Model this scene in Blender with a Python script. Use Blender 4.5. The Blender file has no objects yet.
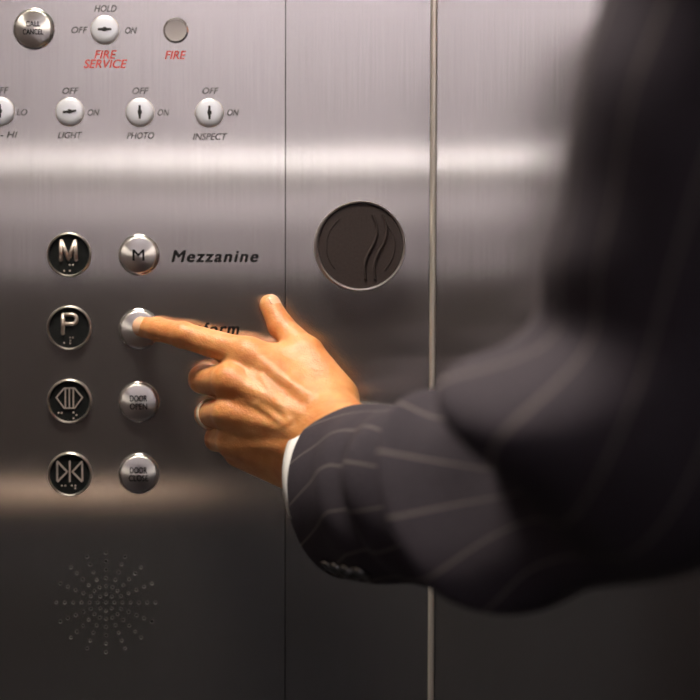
import bpy, bmesh, math, random
import numpy as np
from mathutils import Vector, Matrix

random.seed(7)
rng = np.random.default_rng(7)
SC = bpy.context.scene
COL = SC.collection

# ------------------------------------------------------------------ camera
CAM = Vector((-0.072, -1.10, 1.2265))
PITCH = math.radians(1.9)
SHX = (350 - 250) / 700.0
FOC = 700 * 1.10 / 0.504            # focal length in pixels of a 700 px frame
cd = bpy.data.cameras.new('camera')
cam = bpy.data.objects.new('camera', cd)
COL.objects.link(cam)
cam.location = CAM
cam.rotation_euler = (math.pi / 2 - PITCH, 0, 0)
cd.sensor_width = 36
cd.lens = 36 * FOC / 700
cd.shift_x = SHX
cd.clip_start = 0.02
cd.dof.use_dof = True
cd.dof.focus_distance = 1.05
cd.dof.aperture_fstop = cd.lens / 24.0     # a 24 mm wide aperture
SC.camera = cam

# ------------------------------------------------------------------ world, exposure
w = bpy.data.worlds.new('world')
SC.world = w
w.use_nodes = True
w.node_tree.nodes['Background'].inputs[0].default_value = (0, 0, 0, 1)
w.node_tree.nodes['Background'].inputs[1].default_value = 0.0
SC.view_settings.view_transform = 'Standard'
SC.view_settings.look = 'None'
SC.view_settings.exposure = 0.0
SC.view_settings.gamma = 1.0
SC.view_settings.use_curve_mapping = False

LIGHT_FRONT = 86.0      # ceiling light near the control panel
LIGHT_REAR = 62.0       # added lamp out of view, brightens the rear wall

# ------------------------------------------------------------------ helpers
def P(px, py, dep):
    """the point at depth `dep` (m in front of the panel) seen at a photo pixel"""
    u = (px - 250) / FOC
    v = (350 - py) / FOC
    d = Vector((u, math.cos(PITCH) + v * math.sin(PITCH), -math.sin(PITCH) + v * math.cos(PITCH)))
    t = (-dep - CAM.y) / d.y
    return CAM + d * t

def tag(o, label=None, cat=None, group=None, kind=None):
    if label: o['label'] = label
    if cat: o['category'] = cat
    if group: o['group'] = group
    if kind: o['kind'] = kind
    return o

def link(name, me, mat=None, parent=None, smooth=False, loc=None):
    o = bpy.data.objects.new(name, me)
    COL.objects.link(o)
    if mat is not None:
        me.materials.append(mat)
    if smooth:
        me.polygons.foreach_set('use_smooth', [True] * len(me.polygons))
    if loc is not None:
        o.location = loc
    if parent is not None:
        o.parent = parent
    return o

def mesh(verts, faces, name='m'):
    me = bpy.data.meshes.new(name)
    me.from_pydata([tuple(v) for v in verts], [], [tuple(f) for f in faces])
    me.update()
    return me

def bm_mesh(bm, name='m'):
    me = bpy.data.meshes.new(name)
    bm.normal_update()
    bm.to_mesh(me)
    bm.free()
    return me

def box_bm(x0, x1, y0, y1, z0, z1, bevel=0.0, bm=None):
    own = bm is None
    b = bmesh.new()
    bmesh.ops.create_cube(b, size=1)
    for v in b.verts:
        v.co = Vector(((x0 + x1) / 2 + v.co.x * (x1 - x0), (y0 + y1) / 2 + v.co.y * (y1 - y0), (z0 + z1) / 2 + v.co.z * (z1 - z0)))
    if bevel:
        bmesh.ops.bevel(b, geom=b.edges[:], offset=bevel, segments=2, affect='EDGES')
    if own:
        return b
    me = bm_mesh(b)
    bm.from_mesh(me)
    bpy.data.meshes.remove(me)
    return bm

def box(name, x0, x1, y0, y1, z0, z1, mat, parent=None, bevel=0.0):
    return link(name, bm_mesh(box_bm(x0, x1, y0, y1, z0, z1, bevel)), mat, parent)

def lathe_me(profile, n=64, name='m'):
    """profile: (radius, height out of the panel); the axis points at -y"""
    vs, fs = [], []
    rings = []
    for (r, h) in profile:
        if r < 1e-7:
            rings.append([len(vs)]); vs.append((0, -h, 0))
        else:
            rings.append(list(range(len(vs), len(vs) + n)))
            for i in range(n):
                a = 2 * math.pi * i / n
                vs.append((r * math.cos(a), -h, r * math.sin(a)))
    for a, b in zip(rings[:-1], rings[1:]):
        for i in range(n):
            j = (i + 1) % n
            if len(a) == 1 and len(b) == 1: continue
            if len(a) == 1: fs.append((a[0], b[j], b[i]))
            elif len(b) == 1: fs.append((a[i], a[j], b[0]))
            else: fs.append((a[i], a[j], b[j], b[i]))
    me = mesh(vs, fs, name)
    bm = bmesh.new(); bm.from_mesh(me)
    bmesh.ops.recalc_face_normals(bm, faces=bm.faces[:])
    bm.to_mesh(me); bm.free()
    return me

def smooth_by_angle(me, deg=35):
    me.polygons.foreach_set('use_smooth', [True] * len(me.polygons))
    me.set_sharp_from_angle(angle=math.radians(deg))

def tube_bm(pts, r, n=10, closed=False, bm=None):
    b = bm or bmesh.new()
    pts = [Vector(p) for p in pts]
    rings = []
    m = len(pts)
    ref = None
    for i, p in enumerate(pts):
        if closed: t = pts[(i + 1) % m] - pts[i - 1]
        else: t = pts[min(i + 1, m - 1)] - pts[max(i - 1, 0)]
        t.normalize()
        if ref is None:
            ref = t.orthogonal().normalized()
        ref = (ref - t * ref.dot(t)).normalized()
        q = t.cross(ref)
        rr = r[i] if isinstance(r, (list, tuple)) else r
        rings.append([b.verts.new(p + (ref * math.cos(2 * math.pi * k / n) + q * math.sin(2 * math.pi * k / n)) * rr) for k in range(n)])
    pairs = list(zip(rings[:-1], rings[1:])) + ([(rings[-1], rings[0])] if closed else [])
    for A, B in pairs:
        for k in range(n):
            b.faces.new((A[k], A[(k + 1) % n], B[(k + 1) % n], B[k]))
    if not closed:
        b.faces.new(rings[0][::-1]); b.faces.new(rings[-1])
    return b

# ------------------------------------------------------------------ materials
def mat(name):
    m = bpy.data.materials.new(name); m.use_nodes = True
    nt = m.node_tree
    return m, nt, nt.nodes['Principled BSDF'], nt.nodes['Material Output']

def simple(name, col, rough=0.5, metal=0.0, **kw):
    m, nt, b, o = mat(name)
    b.inputs['Base Color'].default_value = (*col, 1)
    b.inputs['Roughness'].default_value = rough
    b.inputs['Metallic'].default_value = metal
    for k, v in kw.items():
        b.inputs[k.replace('_', ' ')].default_value = v
    return m

def coords(nt, scale, kind='Object'):
    tc = nt.nodes.new('ShaderNodeTexCoord'); mp = nt.nodes.new('ShaderNodeMapping')
    mp.inputs['Scale'].default_value = scale
    nt.links.new(tc.outputs[kind], mp.inputs['Vector'])
    return mp.outputs[0]

def noise(nt, vec, scale, detail=2.0, rough=0.5):
    n = nt.nodes.new('ShaderNodeTexNoise')
    n.inputs['Scale'].default_value = scale
    n.inputs['Detail'].default_value = detail
    n.inputs['Roughness'].default_value = rough
    nt.links.new(vec, n.inputs['Vector'])
    return n.outputs['Fac']

def ramp(nt, fac, stops):
    r = nt.nodes.new('ShaderNodeValToRGB')
    nt.links.new(fac, r.inputs[0])
    els = r.color_ramp.elements
    while len(els) < len(stops): els.new(0.5)
    for e, (p, c) in zip(els, stops):
        e.position = p; e.color = (*c, 1)
    return r.outputs[0]

def brushed_panel():
    """vertical-grain brushed stainless sheet: reflections spread sideways"""
    m, nt, b, out = mat('brushed_steel_sheet')
    L = nt.links.new
    tan = nt.nodes.new('ShaderNodeCombineXYZ')
    tan.inputs[0].default_value = 1.0
    v = coords(nt, (900.0, 1.0, 14.0))
    f = noise(nt, v, 1.0, 3.0)
    c = ramp(nt, f, [(0.3, (0.60, 0.575, 0.565)), (0.7, (0.68, 0.655, 0.645))])
    L(c, b.inputs['Base Color'])
    b.inputs['Metallic'].default_value = 1.0
    b.inputs['Roughness'].default_value = 0.125
    b.inputs['Anisotropic'].default_value = 0.95
    L(tan.outputs[0], b.inputs['Tangent'])
    g = nt.nodes.new('ShaderNodeBsdfAnisotropic')
    g.inputs['Roughness'].default_value = 0.5
    g.inputs['Anisotropy'].default_value = 0.3
    L(tan.outputs[0], g.inputs['Tangent'])
    L(c, g.inputs['Color'])
    bp = nt.nodes.new('ShaderNodeBump')
    bp.inputs['Strength'].default_value = 0.02
    bp.inputs['Distance'].default_value = 0.0004
    L(f, bp.inputs['Height'])
    L(bp.outputs[0], b.inputs['Normal'])
    mx = nt.nodes.new('ShaderNodeMixShader')
    mx.inputs[0].default_value = 0.05
    L(b.outputs[0], mx.inputs[1]); L(g.outputs[0], mx.inputs[2])
    L(mx.outputs[0], out.inputs['Surface'])
    return m

def turned_steel():
    m, nt, b, out = mat('turned_steel')
    t = nt.nodes.new('ShaderNodeTangent'); t.direction_type = 'RADIAL'; t.axis = 'Y'
    b.inputs['Base Color'].default_value = (0.72, 0.70, 0.68, 1)
    b.inputs['Metallic'].default_value = 1.0
    b.inputs['Roughness'].default_value = 0.32
    b.inputs['Anisotropic'].default_value = 0.92
    nt.links.new(t.outputs[0], b.inputs['Tangent'])
    return m

def skin_mat():
    m, nt, b, out = mat('skin')
    L = nt.links.new
    v = coords(nt, (1, 1, 1))
    n1 = noise(nt, v, 55.0, 4.0, 0.6)
    c = ramp(nt, n1, [(0.32, (0.52, 0.195, 0.062)), (0.52, (0.62, 0.268, 0.096)), (0.72, (0.68, 0.335, 0.138))])
    L(c, b.inputs['Base Color'])
    b.inputs['Roughness'].default_value = 0.42
    b.inputs['Subsurface Weight'].default_value = 0.4
    b.inputs['Subsurface Radius'].default_value = (1.0, 0.35, 0.15)
    b.inputs['Subsurface Scale'].default_value = 0.004
    n2 = noise(nt, v, 900.0, 3.0)
    n3 = noise(nt, v, 220.0, 3.0)
    add = nt.nodes.new('ShaderNodeMath'); add.operation = 'MULTIPLY_ADD'
    L(n3, add.inputs[0]); add.inputs[1].default_value = 1.6; L(n2, add.inputs[2])
    bp = nt.nodes.new('ShaderNodeBump'); bp.inputs['Strength'].default_value = 0.5; bp.inputs['Distance'].default_value = 0.0007
    L(add.outputs[0], bp.inputs['Height']); L(bp.outputs[0], b.inputs['Normal'])
    return m

def suit_mat(name='pinstripe_wool'):
    m, nt, b, out = mat(name)
    L = nt.links.new
    uv = nt.nodes.new('ShaderNodeUVMap'); uv.uv_map = 'UVMap'
    sx = nt.nodes.new('ShaderNodeSeparateXYZ'); L(uv.outputs[0], sx.inputs[0])
    fr = nt.nodes.new('ShaderNodeMath'); fr.operation = 'FRACT'; L(sx.outputs[0], fr.inputs[0])
    sb = nt.nodes.new('ShaderNodeMath'); sb.operation = 'SUBTRACT'; L(fr.outputs[0], sb.inputs[0]); sb.inputs[1].default_value = 0.5
    ab = nt.nodes.new('ShaderNodeMath'); ab.operation = 'ABSOLUTE'; L(sb.outputs[0], ab.inputs[0])
    mr = nt.nodes.new('ShaderNodeMapRange'); L(ab.outputs[0], mr.inputs['Value'])
    mr.inputs['From Min'].default_value = 0.012; mr.inputs['From Max'].default_value = 0.030
    mr.inputs['To Min'].default_value = 0.6; mr.inputs['To Max'].default_value = 0.0
    v = coords(nt, (1, 1, 1))
    n = noise(nt, v, 1400.0, 2.0)
    base = ramp(nt, n, [(0.3, (0.029, 0.025, 0.032)), (0.7, (0.057, 0.050, 0.061))])
    mx = nt.nodes.new('ShaderNodeMix'); mx.data_type = 'RGBA'
    L(mr.outputs[0], mx.inputs['Factor']); L(base, mx.inputs['A'])
    mx.inputs['B'].default_value = (0.21, 0.18, 0.17, 1)
    L(mx.outputs['Result'], b.inputs['Base Color'])
    b.inputs['Roughness'].default_value = 0.85
    b.inputs['Specular IOR Level'].default_value = 0.08
    bp = nt.nodes.new('ShaderNodeBump'); bp.inputs['Strength'].default_value = 0.25; bp.inputs['Distance'].default_value = 0.0004
    L(n, bp.inputs['Height']); L(bp.outputs[0], b.inputs['Normal'])
    return m

def wood_mat(name, c0, c1, rough=0.35):
    m, nt, b, out = mat(name)
    v = coords(nt, (14, 14, 1.0))
    f = noise(nt, v, 3.0, 5.0, 0.6)
    nt.links.new(ramp(nt, f, [(0.3, c0), (0.7, c1)]), b.inputs['Base Color'])
    b.inputs['Roughness'].default_value = rough
    return m

def speckle(name, c0, c1, scale, rough=0.8):
    m, nt, b, out = mat(name)
    v = coords(nt, (1, 1, 1))
    f = noise(nt, v, scale, 4.0)
    nt.links.new(ramp(nt, f, [(0.35, c0), (0.65, c1)]), b.inputs['Base Color'])
    b.inputs['Roughness'].default_value = rough
    return m

def emitter(name, col, strength):
    m, nt, b, out = mat(name)
    b.inputs['Base Color'].default_value = (0.9, 0.9, 0.88, 1)
    b.inputs['Emission Color'].default_value = (*col, 1)
    b.inputs['Emission Strength'].default_value = strength
    return m

M_SHEET = brushed_panel()
M_TURN = turned_steel()
M_CHROME = simple('polished_chrome', (0.86, 0.86, 0.87), 0.16, 1.0)
M_STEEL = simple('satin_steel', (0.70, 0.66, 0.62), 0.3, 1.0)
M_BEAD = simple('satin_aluminium', (0.72, 0.67, 0.62), 0.4, 0.75)
M_RAISED = simple('raised_satin_metal', (0.62, 0.54, 0.48), 0.45, 0.75)
M_BLACK = speckle('black_plate', (0.006, 0.007, 0.007), (0.011, 0.012, 0.012), 300, 0.6)
M_BLACK.node_tree.nodes['Principled BSDF'].inputs['Specular IOR Level'].default_value = 0.12
M_SLOT = simple('dark_slot', (0.008, 0.008, 0.008), 0.8)
M_INK = simple('engraved_black_ink', (0.010, 0.010, 0.011), 0.9, Specular_IOR_Level=0.1)
M_INKGREY = simple('engraved_grey_ink', (0.055, 0.052, 0.054), 0.6)
M_RED = simple('engraved_red_ink', (0.50, 0.030, 0.018), 0.55)
M_BADGE = speckle('dark_brown_plastic', (0.030, 0.022, 0.021), (0.040, 0.030, 0.029), 600, 0.5)
M_BADGE.node_tree.nodes['Principled BSDF'].inputs['Specular IOR Level'].default_value = 0.3
M_KEY = simple('bright_nickel', (0.80, 0.83, 0.90), 0.3, 0.5)
M_LENS = simple('grey_lens', (0.30, 0.275, 0.285), 0.7, 0.2)
M_SKIN = skin_mat()
M_NAIL = simple('fingernail', (0.70, 0.42, 0.27), 0.3)
M_SUIT = suit_mat()
M_SHIRT = speckle('white_shirt_cotton', (0.80, 0.80, 0.80), (0.86, 0.86, 0.86), 900, 0.8)
M_GOLD = simple('gold', (0.90, 0.78, 0.60), 0.32, 0.7)
M_BUTTON = simple('black_horn', (0.012, 0.011, 0.012), 0.08, 0.0, IOR=2.3)
M_HAIR = speckle('dark_hair', (0.018, 0.011, 0.007), (0.04, 0.025, 0.016), 200, 0.5)
M_SHOE = simple('black_leather', (0.01, 0.01, 0.01), 0.25)
M_EYE = simple('eye_white', (0.8, 0.78, 0.75), 0.2)
M_TROUSER = M_SUIT

# ------------------------------------------------------------------ cab shell (structure)
X0, X1, YR, ZC = -0.80, 1.05, -1.78, 2.35
M_LAM = speckle('pale_laminate', (0.235, 0.222, 0.234), (0.265, 0.25, 0.262), 30, 0.5)
M_MID2 = speckle('grey_reflected_band', (0.32, 0.300, 0.315), (0.37, 0.348, 0.362), 30, 0.6)
M_MID = speckle('taupe_reflected_band', (0.165, 0.152, 0.162), (0.19, 0.176, 0.186), 30, 0.6)
M_SIDE = speckle('brown_laminate', (0.07, 0.055, 0.05), (0.09, 0.07, 0.064), 30, 0.6)
M_WOOD = wood_mat('reddish_wood', (0.014, 0.010, 0.0095), (0.023, 0.017, 0.0155))
M_DARK = speckle('charcoal_laminate', (0.011, 0.0115, 0.014), (0.015, 0.0155, 0.019), 30, 0.6)
M_RAIL = simple('tan_rail', (0.62, 0.46, 0.33), 0.4)
M_CARPET = speckle('charcoal_carpet', (0.012, 0.012, 0.014), (0.026, 0.026, 0.029), 400, 0.95)
M_CEIL = simple('white_ceiling', (0.75, 0.73, 0.70), 0.8)
M_TRIMW = simple('cream_trim', (0.78, 0.77, 0.75), 0.35)

def struct(o): return tag(o, kind='structure')
struct(box('floor', X0 - .05, X1 + .05, YR - .05, 0.05, -0.05, 0.0, M_CARPET))
struct(box('ceiling', X0 - .05, X1 + .05, YR - .05, 0.05, ZC, ZC + 0.05, M_CEIL))
struct(box('wall_left', X0 - .05, X0, YR - .05, 0.05, 0, ZC, M_SIDE))
struct(box('wall_right', X1, X1 + .05, YR - .05, 0.05, 0, ZC, M_SIDE))
struct(box('wall_rear', X0, X1, YR - .05, YR, 0, ZC, M_DARK))
# cladding bands of the rear wall, seen only as blurred reflections in the steel
REAR = [('trim_1', 1.50, ZC, M_LAM, .012),
        ('trim_3', 1.37, 1.47, M_MID2, .012), ('trim_4', 1.27, 1.37, M_MID, .012), ('trim_6', 0.93, 1.27, M_WOOD, .012)]  # grey and taupe bands added to grade the brightness reflected in the steel
def ledge():
    # added cream moulding, front sloped to catch lamp light for the bright reflected band
    pr = [(0, 1.502), (.012, 1.502), (.030, 1.474), (.030, 1.468), (0, 1.468)]
    vs = [(x, YR + y, z) for x in (X0, X1) for (y, z) in pr]
    n = len(pr)
    fs = [(i, (i+1) % n, n + (i+1) % n, n + i) for i in range(n)] + [tuple(range(n))[::-1], tuple(range(n, 2*n))]
    struct(link('trim_2', mesh(vs, fs), M_TRIMW))
ledge()
for nme, z0, z1, mm, t in REAR:
    struct(box(nme, X0, X1, YR, YR + t, z0, z1, mm))

def rail():
    b = tube_bm([(X0 + .02, YR + .075, .865), (-0.19, YR + .075, .865)], .022, 16)
    me = bm_mesh(b)
    o = link('handrail', me, M_RAIL, None, True)
    tag(o, 'tan rounded handrail along the rear wall of the elevator', 'handrail')
    for x in (X0 + .15, -0.29):
        link('bracket', bm_mesh(box_bm(x - .012, x + .012, YR + .0, YR + .06, .853, .877, .003)), M_STEEL, o)
rail()
# unseen board added to keep the long lamp's light off the man
struct(box('lamp_shield', X0, X1, -1.19, -1.17, 2.10, ZC, M_CEIL))

# front wall: the panel sheets share one plane, y = 0 is their face
def px_x(px): return P(px, 350, 0).x
def px_z(py): return P(300, py, 0).z
SEAM = px_x(285.3)
STRIP = px_x(431.5)
# the middle sheet leans out a little towards its right edge
MID_A = math.radians(3.5)
STEP = (STRIP - SEAM) * math.tan(MID_A)
middle = struct(box('wall_front', 0.0003, STRIP - SEAM - .0022, 0.0, 0.04, 0, ZC, M_SHEET, None, .0006))
middle.location = (SEAM, 0, 0)
middle.rotation_euler = (0, 0, -MID_A)
# the sheet right of the bead stands a few degrees off the others
right = struct(box('wall_front.001', 0.0022, X1 - STRIP, 0.0, 0.05, 0, ZC, M_SHEET, None, .0012))
right.location = (STRIP, -STEP, 0)
right.rotation_euler = (0, 0, -math.radians(9))
struct(box('wall_front.002', X0, SEAM - .004, 0.012, 0.05, 0, ZC, M_DARK))
def strip():
    # slim rounded steel bead in the joint between two sheets
    z0, z1 = 0.0, ZC
    prof = [(-.0021, .03), (-.0021, -.0012), (-.0012, -.0028), (.0008, -.0028), (.0020, -.0012), (.0020, .03)]
    vs, fs = [], []
    lean = (2.6 * .00072) / .504
    for z in (z0, z1):
        for (x, y) in prof:
            vs.append((STRIP + x + (z - 1.19) * lean * 0.35, y, z))
    n = len(prof)
    for i in range(n):
        j = (i + 1) % n
        fs.append((i, j, n + j, n + i))
    fs.append(tuple(range(n))[::-1]); fs.append(tuple(range(n, 2 * n)))
    struct(link('trim_5', mesh(vs, fs), M_BEAD)).location = (0, -STEP, 0)
strip()

# ------------------------------------------------------------------ ceiling lights
def ceiling_light(x, y, w_, d_, strength, label, col=(1.0, 0.89, 0.75)):
    root = bpy.data.objects.new('ceiling_light', None); COL.objects.link(root)
    root.location = (x, y, ZC)
    tag(root, label, 'ceiling light')
    b = bmesh.new()
    t = .02
    for (a0, a1, b0, b1) in ((-w_/2-t, w_/2+t, -d_/2-t, -d_/2), (-w_/2-t, w_/2+t, d_/2, d_/2+t), (-w_/2-t, -w_/2, -d_/2, d_/2), (w_/2, w_/2+t, -d_/2, d_/2)):
        box_bm(a0, a1, b0, b1, -.025, 0.0, .002, b)
    link('frame', bm_mesh(b), M_STEEL, root)
    e = emitter('lamp_diffuser', col, strength)
    link('diffuser', bm_mesh(box_bm(-w_/2, w_/2, -d_/2, d_/2, -.015, -.003)), e, root)
    return root
ceiling_light(-0.22, -0.39, 0.42, 0.26, LIGHT_FRONT, 'warm ceiling light in steel frame above the control panel')
ceiling_light(0.12, -1.28, 1.30, 0.14, LIGHT_REAR, 'long unseen light added to brighten the rear wall', (1.0, 0.945, 0.985))  # added so the wall mirrored in the panel is bright enough

# ------------------------------------------------------------------ text
def text_mesh(s, x0, x1, z0, z1, yface, shear=0.0, spacing=1.0, bold=0.0, thick=.0001, fit=True, dome=None):
    """letters of the string fitted to a rectangle of the panel; the face looks at -y"""
    cu = bpy.data.curves.new('t', 'FONT')
    cu.body = s; cu.shear = shear; cu.space_character = spacing
    cu.size = 1.0; cu.extrude = 0.05; cu.resolution_u = 6
    ob = bpy.data.objects.new('t', cu); COL.objects.link(ob)
    dg = bpy.context.evaluated_depsgraph_get()
    me = bpy.data.meshes.new_from_object(ob.evaluated_get(dg))
    bpy.data.objects.remove(ob); bpy.data.curves.remove(cu)
    n = len(me.vertices)
    co = np.empty(n * 3); me.vertices.foreach_get('co', co); co = co.reshape(-1, 3)
    mn, mxx = co.min(0), co.max(0)
    X = x0 + (co[:, 0] - mn[0]) / (mxx[0] - mn[0]) * (x1 - x0)
    Z = z0 + (co[:, 1] - mn[1]) / (mxx[1] - mn[1]) * (z1 - z0)
    T = (co[:, 2] - mn[2]) / (mxx[2] - mn[2])
    Y = yface - T * thick
    if dome is not None:
        Y = Y - dome(np.hypot(X, Z))
    out = np.stack([X, Y, Z], 1)
    me.vertices.foreach_set('co', out.ravel()); me.update()
    bm = bmesh.new(); bm.from_mesh(me)
    bmesh.ops.recalc_face_normals(bm, faces=bm.faces[:])
    if bold:
        d = bold * (z1 - z0)
        g = bm.verts[:] + bm.edges[:] + bm.faces[:]
        for k, (sx, sz) in enumerate(((-1, -.4), (1, .4), (.4, -.6), (-.4, .6))):
            c = bmesh.ops.duplicate(bm, geom=g)['geom']
            bmesh.ops.translate(bm, verts=[v for v in c if isinstance(v, bmesh.types.BMVert)], vec=(sx * d, -4e-6 * (k + 1), sz * d))
    bm.to_mesh(me); bm.free()
    me.materials.clear()
    return me

# ------------------------------------------------------------------ control panel plate
PANEL_X0 = px_x(-80)
panel = box('control_panel', PANEL_X0, SEAM - .0003, 0.0, 0.010, px_z(1100), px_z(-260), M_SHEET, None, .0008)
tag(panel, 'brushed steel elevator control panel engraved with legends and a ring of speaker holes', 'control panel')

def legend(s, cx, cy, wpx, hpx, m=M_INK, shear=0.25, spacing=1.0, bold=0.02):
    """lettering centred at a photo position, wpx by hpx pixels"""
    a = P(cx - wpx / 2, cy + hpx / 2, 0); b = P(cx + wpx / 2, cy - hpx / 2, 0)
    me = text_mesh(s, a.x, b.x, a.z, b.z, -.00002, shear, spacing, bold, .00008)
    return link('legend', me, m, panel)

legend('HOLD', 105.5, 8.5, 22, 6.6, M_INKGREY)
legend('OFF', 79.5, 30, 16, 6.4, M_INKGREY)
legend('ON', 131, 30.5, 11.5, 6.4, M_INKGREY)
legend('FIRE', 105.5, 54.5, 22, 8.2, M_RED)
legend('SERVICE', 105.5, 63.8, 43, 8.4, M_RED)
legend('FIRE', 175.5, 55, 21, 8.0, M_RED)
for cx in (70.5, 140.5, 210.5):
    legend('OFF', cx, 90.8, 16, 6.4, M_INKGREY)
legend('OFF', 0.5, 90.3, 16, 6.4, M_INKGREY)
for cx in (93.5, 163.5, 233):
    legend('ON', cx, 112.5, 11.5, 6.4, M_INKGREY)
legend('LO', 22, 112.3, 10.5, 6.2, M_INKGREY)
legend('- HI', 9, 134.7, 17, 6.2, M_INKGREY)
legend('LIGHT', 70, 135.2, 24, 6.4, M_INKGREY)
legend('PHOTO', 140.5, 135.6, 27, 6.4, M_INKGREY)
legend('INSPECT', 210, 136.6, 34, 6.6, M_INKGREY)
legend('Mezzanine', 215, 256.2, 86, 11.4, M_INK, 0.22, 1.2, 0.055)
legend('Platform', 206, 328.5, 66, 11.4, M_INK, 0.22, 1.2, 0.055)

def speaker_holes():
    bd, br = bmesh.new(), bmesh.new()
    c = (106.0, 602.5)
    radii = [8.3, 16.4, 24.5, 32.8, 41.2, 49.6]
    spots = [c]
    for i, r in enumerate(radii):
        n = 8 if i == 0 else 16
        for k in range(n):
            if i == 1 and k % 2 and False: continue
            a = 2 * math.pi * k / n
            spots.append((c[0] + r * math.sin(a), c[1] + r * math.cos(a)))
    for (x, y) in spots:
        p = P(x, y, 0)
        n = 12
        for bm_, r0, h0, r1, h1 in ((bd, 0.0, .00002, .00088, .00003), (br, .00088, .00003, .00128, .00048)):
            A = [bm_.verts.new((p.x + r1 * math.cos(2*math.pi*k/n), -h1, p.z + r1 * math.sin(2*math.pi*k/n))) for k in range(n)]
            if r0 == 0:
                bm_.faces.new(A)
            else:
                B = [bm_.verts.new((p.x + r0 * math.cos(2*math.pi*k/n), -h0, p.z + r0 * math.sin(2*math.pi*k/n))) for k in range(n)]
                for k in range(n):
                    bm_.faces.new((A[k], A[(k+1) % n], B[(k+1) % n], B[k]))
    bmesh.ops.recalc_face_normals(bd, faces=bd.faces[:])
    o = link('speaker_perforation', bm_mesh(bd), M_SLOT, panel)
    o2 = link('hole_rim', bm_mesh(br), simple('dark_hole_rim', (0.12, .118, .118), .6, 0.2), o)
speaker_holes()

MM = 0.504 / 700      # metres per pixel on the panel

# ------------------------------------------------------------------ push buttons
R_B = 18.6 * MM
def dome_h(r):
    r = np.minimum(np.abs(r), R_B * .93)
    return .0036 + .0017 * (1 - (r / R_B) ** 2)
BUT_ME = lathe_me([(R_B * 1.0, 0.0), (R_B * 1.0, .0022), (R_B * .985, .0031)] + [(R_B * .93 * math.cos(a), float(dome_h(R_B * .93 * math.cos(a)))) for a in np.linspace(0, math.pi / 2, 14)], 72)
smooth_by_angle(BUT_ME, 40)
BEZ_ME = lathe_me([(R_B * 1.015, 0), (R_B * 1.015, .0012), (R_B * 1.05, .0018), (R_B * 1.095, .0014), (R_B * 1.11, 0)], 72)
smooth_by_angle(BEZ_ME, 50)

def push_button(px, py, lines, label, m=M_INK, hpx=6.0, bold=0.03, scale=1.0):
    root = bpy.data.objects.new('push_button', None); COL.objects.link(root)
    root.location = P(px, py, 0)
    tag(root, label, 'button', 'steel push buttons')
    cap = link('cap', BUT_ME, None if BUT_ME.materials else M_TURN, root)
    bz = link('bezel', BEZ_ME, None if BEZ_ME.materials else M_CHROME, root)
    for (s, dz, wp) in lines:
        hh = hpx * MM
        z0 = -dz * MM - hh / 2
        me = text_mesh(s, -wp * MM / 2, wp * MM / 2, z0, z0 + hh, -.00006, 0, 1.05, bold, .00025, dome=dome_h)
        link('lettering', me, m, cap)
    if scale != 1.0: root.scale = (scale, scale, scale)
    return root

push_button(34, 29, [('CALL', -4, 14), ('CANCEL', 4, 20)], 'steel call cancel button at the top left corner of the control panel', M_INK, 5.2)
push_button(139, 255, [('M', 0.3, 11.5)], 'steel button marked M beside the word Mezzanine', M_INK, 11, 0.02)
push_button(139, 329, [], 'steel button being pressed by the index finger')
push_button(139, 402, [('DOOR', -4, 17), ('OPEN', 4, 17)], 'steel door open button below the pressed button', M_INK, 6)
push_button(139, 473.5, [('DOOR', -4, 17), ('CLOSE', 4, 19)], 'steel door close button, lowest in its column', M_INK, 6)

# ------------------------------------------------------------------ tactile plates
R_T = 20.4 * MM
PLATE_ME = lathe_me([(R_T, 0), (R_T, .0012), (0, .0012)], 72)
RING_ME = lathe_me([(R_T * .985, .001), (R_T * .99, .0024), (R_T * 1.03, .0030), (R_T * 1.075, .0024), (R_T * 1.10, 0)], 72)
smooth_by_angle(RING_ME, 60)

def bars_mesh(segs, wpx, h0=.0011, h1=.0022):
    """raised strokes: segs are ((x0,z0),(x1,z1)) in pixels from the plate's centre, z up"""
    b = bmesh.new()
    for (a, c) in segs:
        p = Vector((a[0] * MM, 0, a[1] * MM)); q = Vector((c[0] * MM, 0, c[1] * MM))
        t = (q - p).normalized(); n = Vector((-t.z, 0, t.x)) * (wpx * MM / 2)
        p = p - t * wpx * MM * .3; q = q + t * wpx * MM * .3
        lo = [p + n, q + n, q - n, p - n]
        V0 = [b.verts.new((v.x, -h0, v.z)) for v in lo]
        ctr = (p + q) / 2
        V1 = [b.verts.new((v.x * .92 + (p if i in (0, 3) else q).x * .08 + (0), -h1, v.z * .92 + (p if i in (0, 3) else q).z * .08)) for i, v in enumerate(lo)]
        b.faces.new(V1)
        for k in range(4):
            b.faces.new((V0[k], V0[(k+1) % 4], V1[(k+1) % 4], V1[k]))
    bmesh.ops.recalc_face_normals(b, faces=b.faces[:])
    return bm_mesh(b)

def dots_mesh(pts, rpx=0.95, h0=.0011):
    b = bmesh.new()
    for (x, z) in pts:
        m_ = Matrix.Translation((x * MM, -h0, z * MM))
        bmesh.ops.create_icosphere(b, subdivisions=2, radius=rpx * MM, matrix=m_)
    for f in b.faces: f.smooth = True
    return bm_mesh(b)

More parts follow.
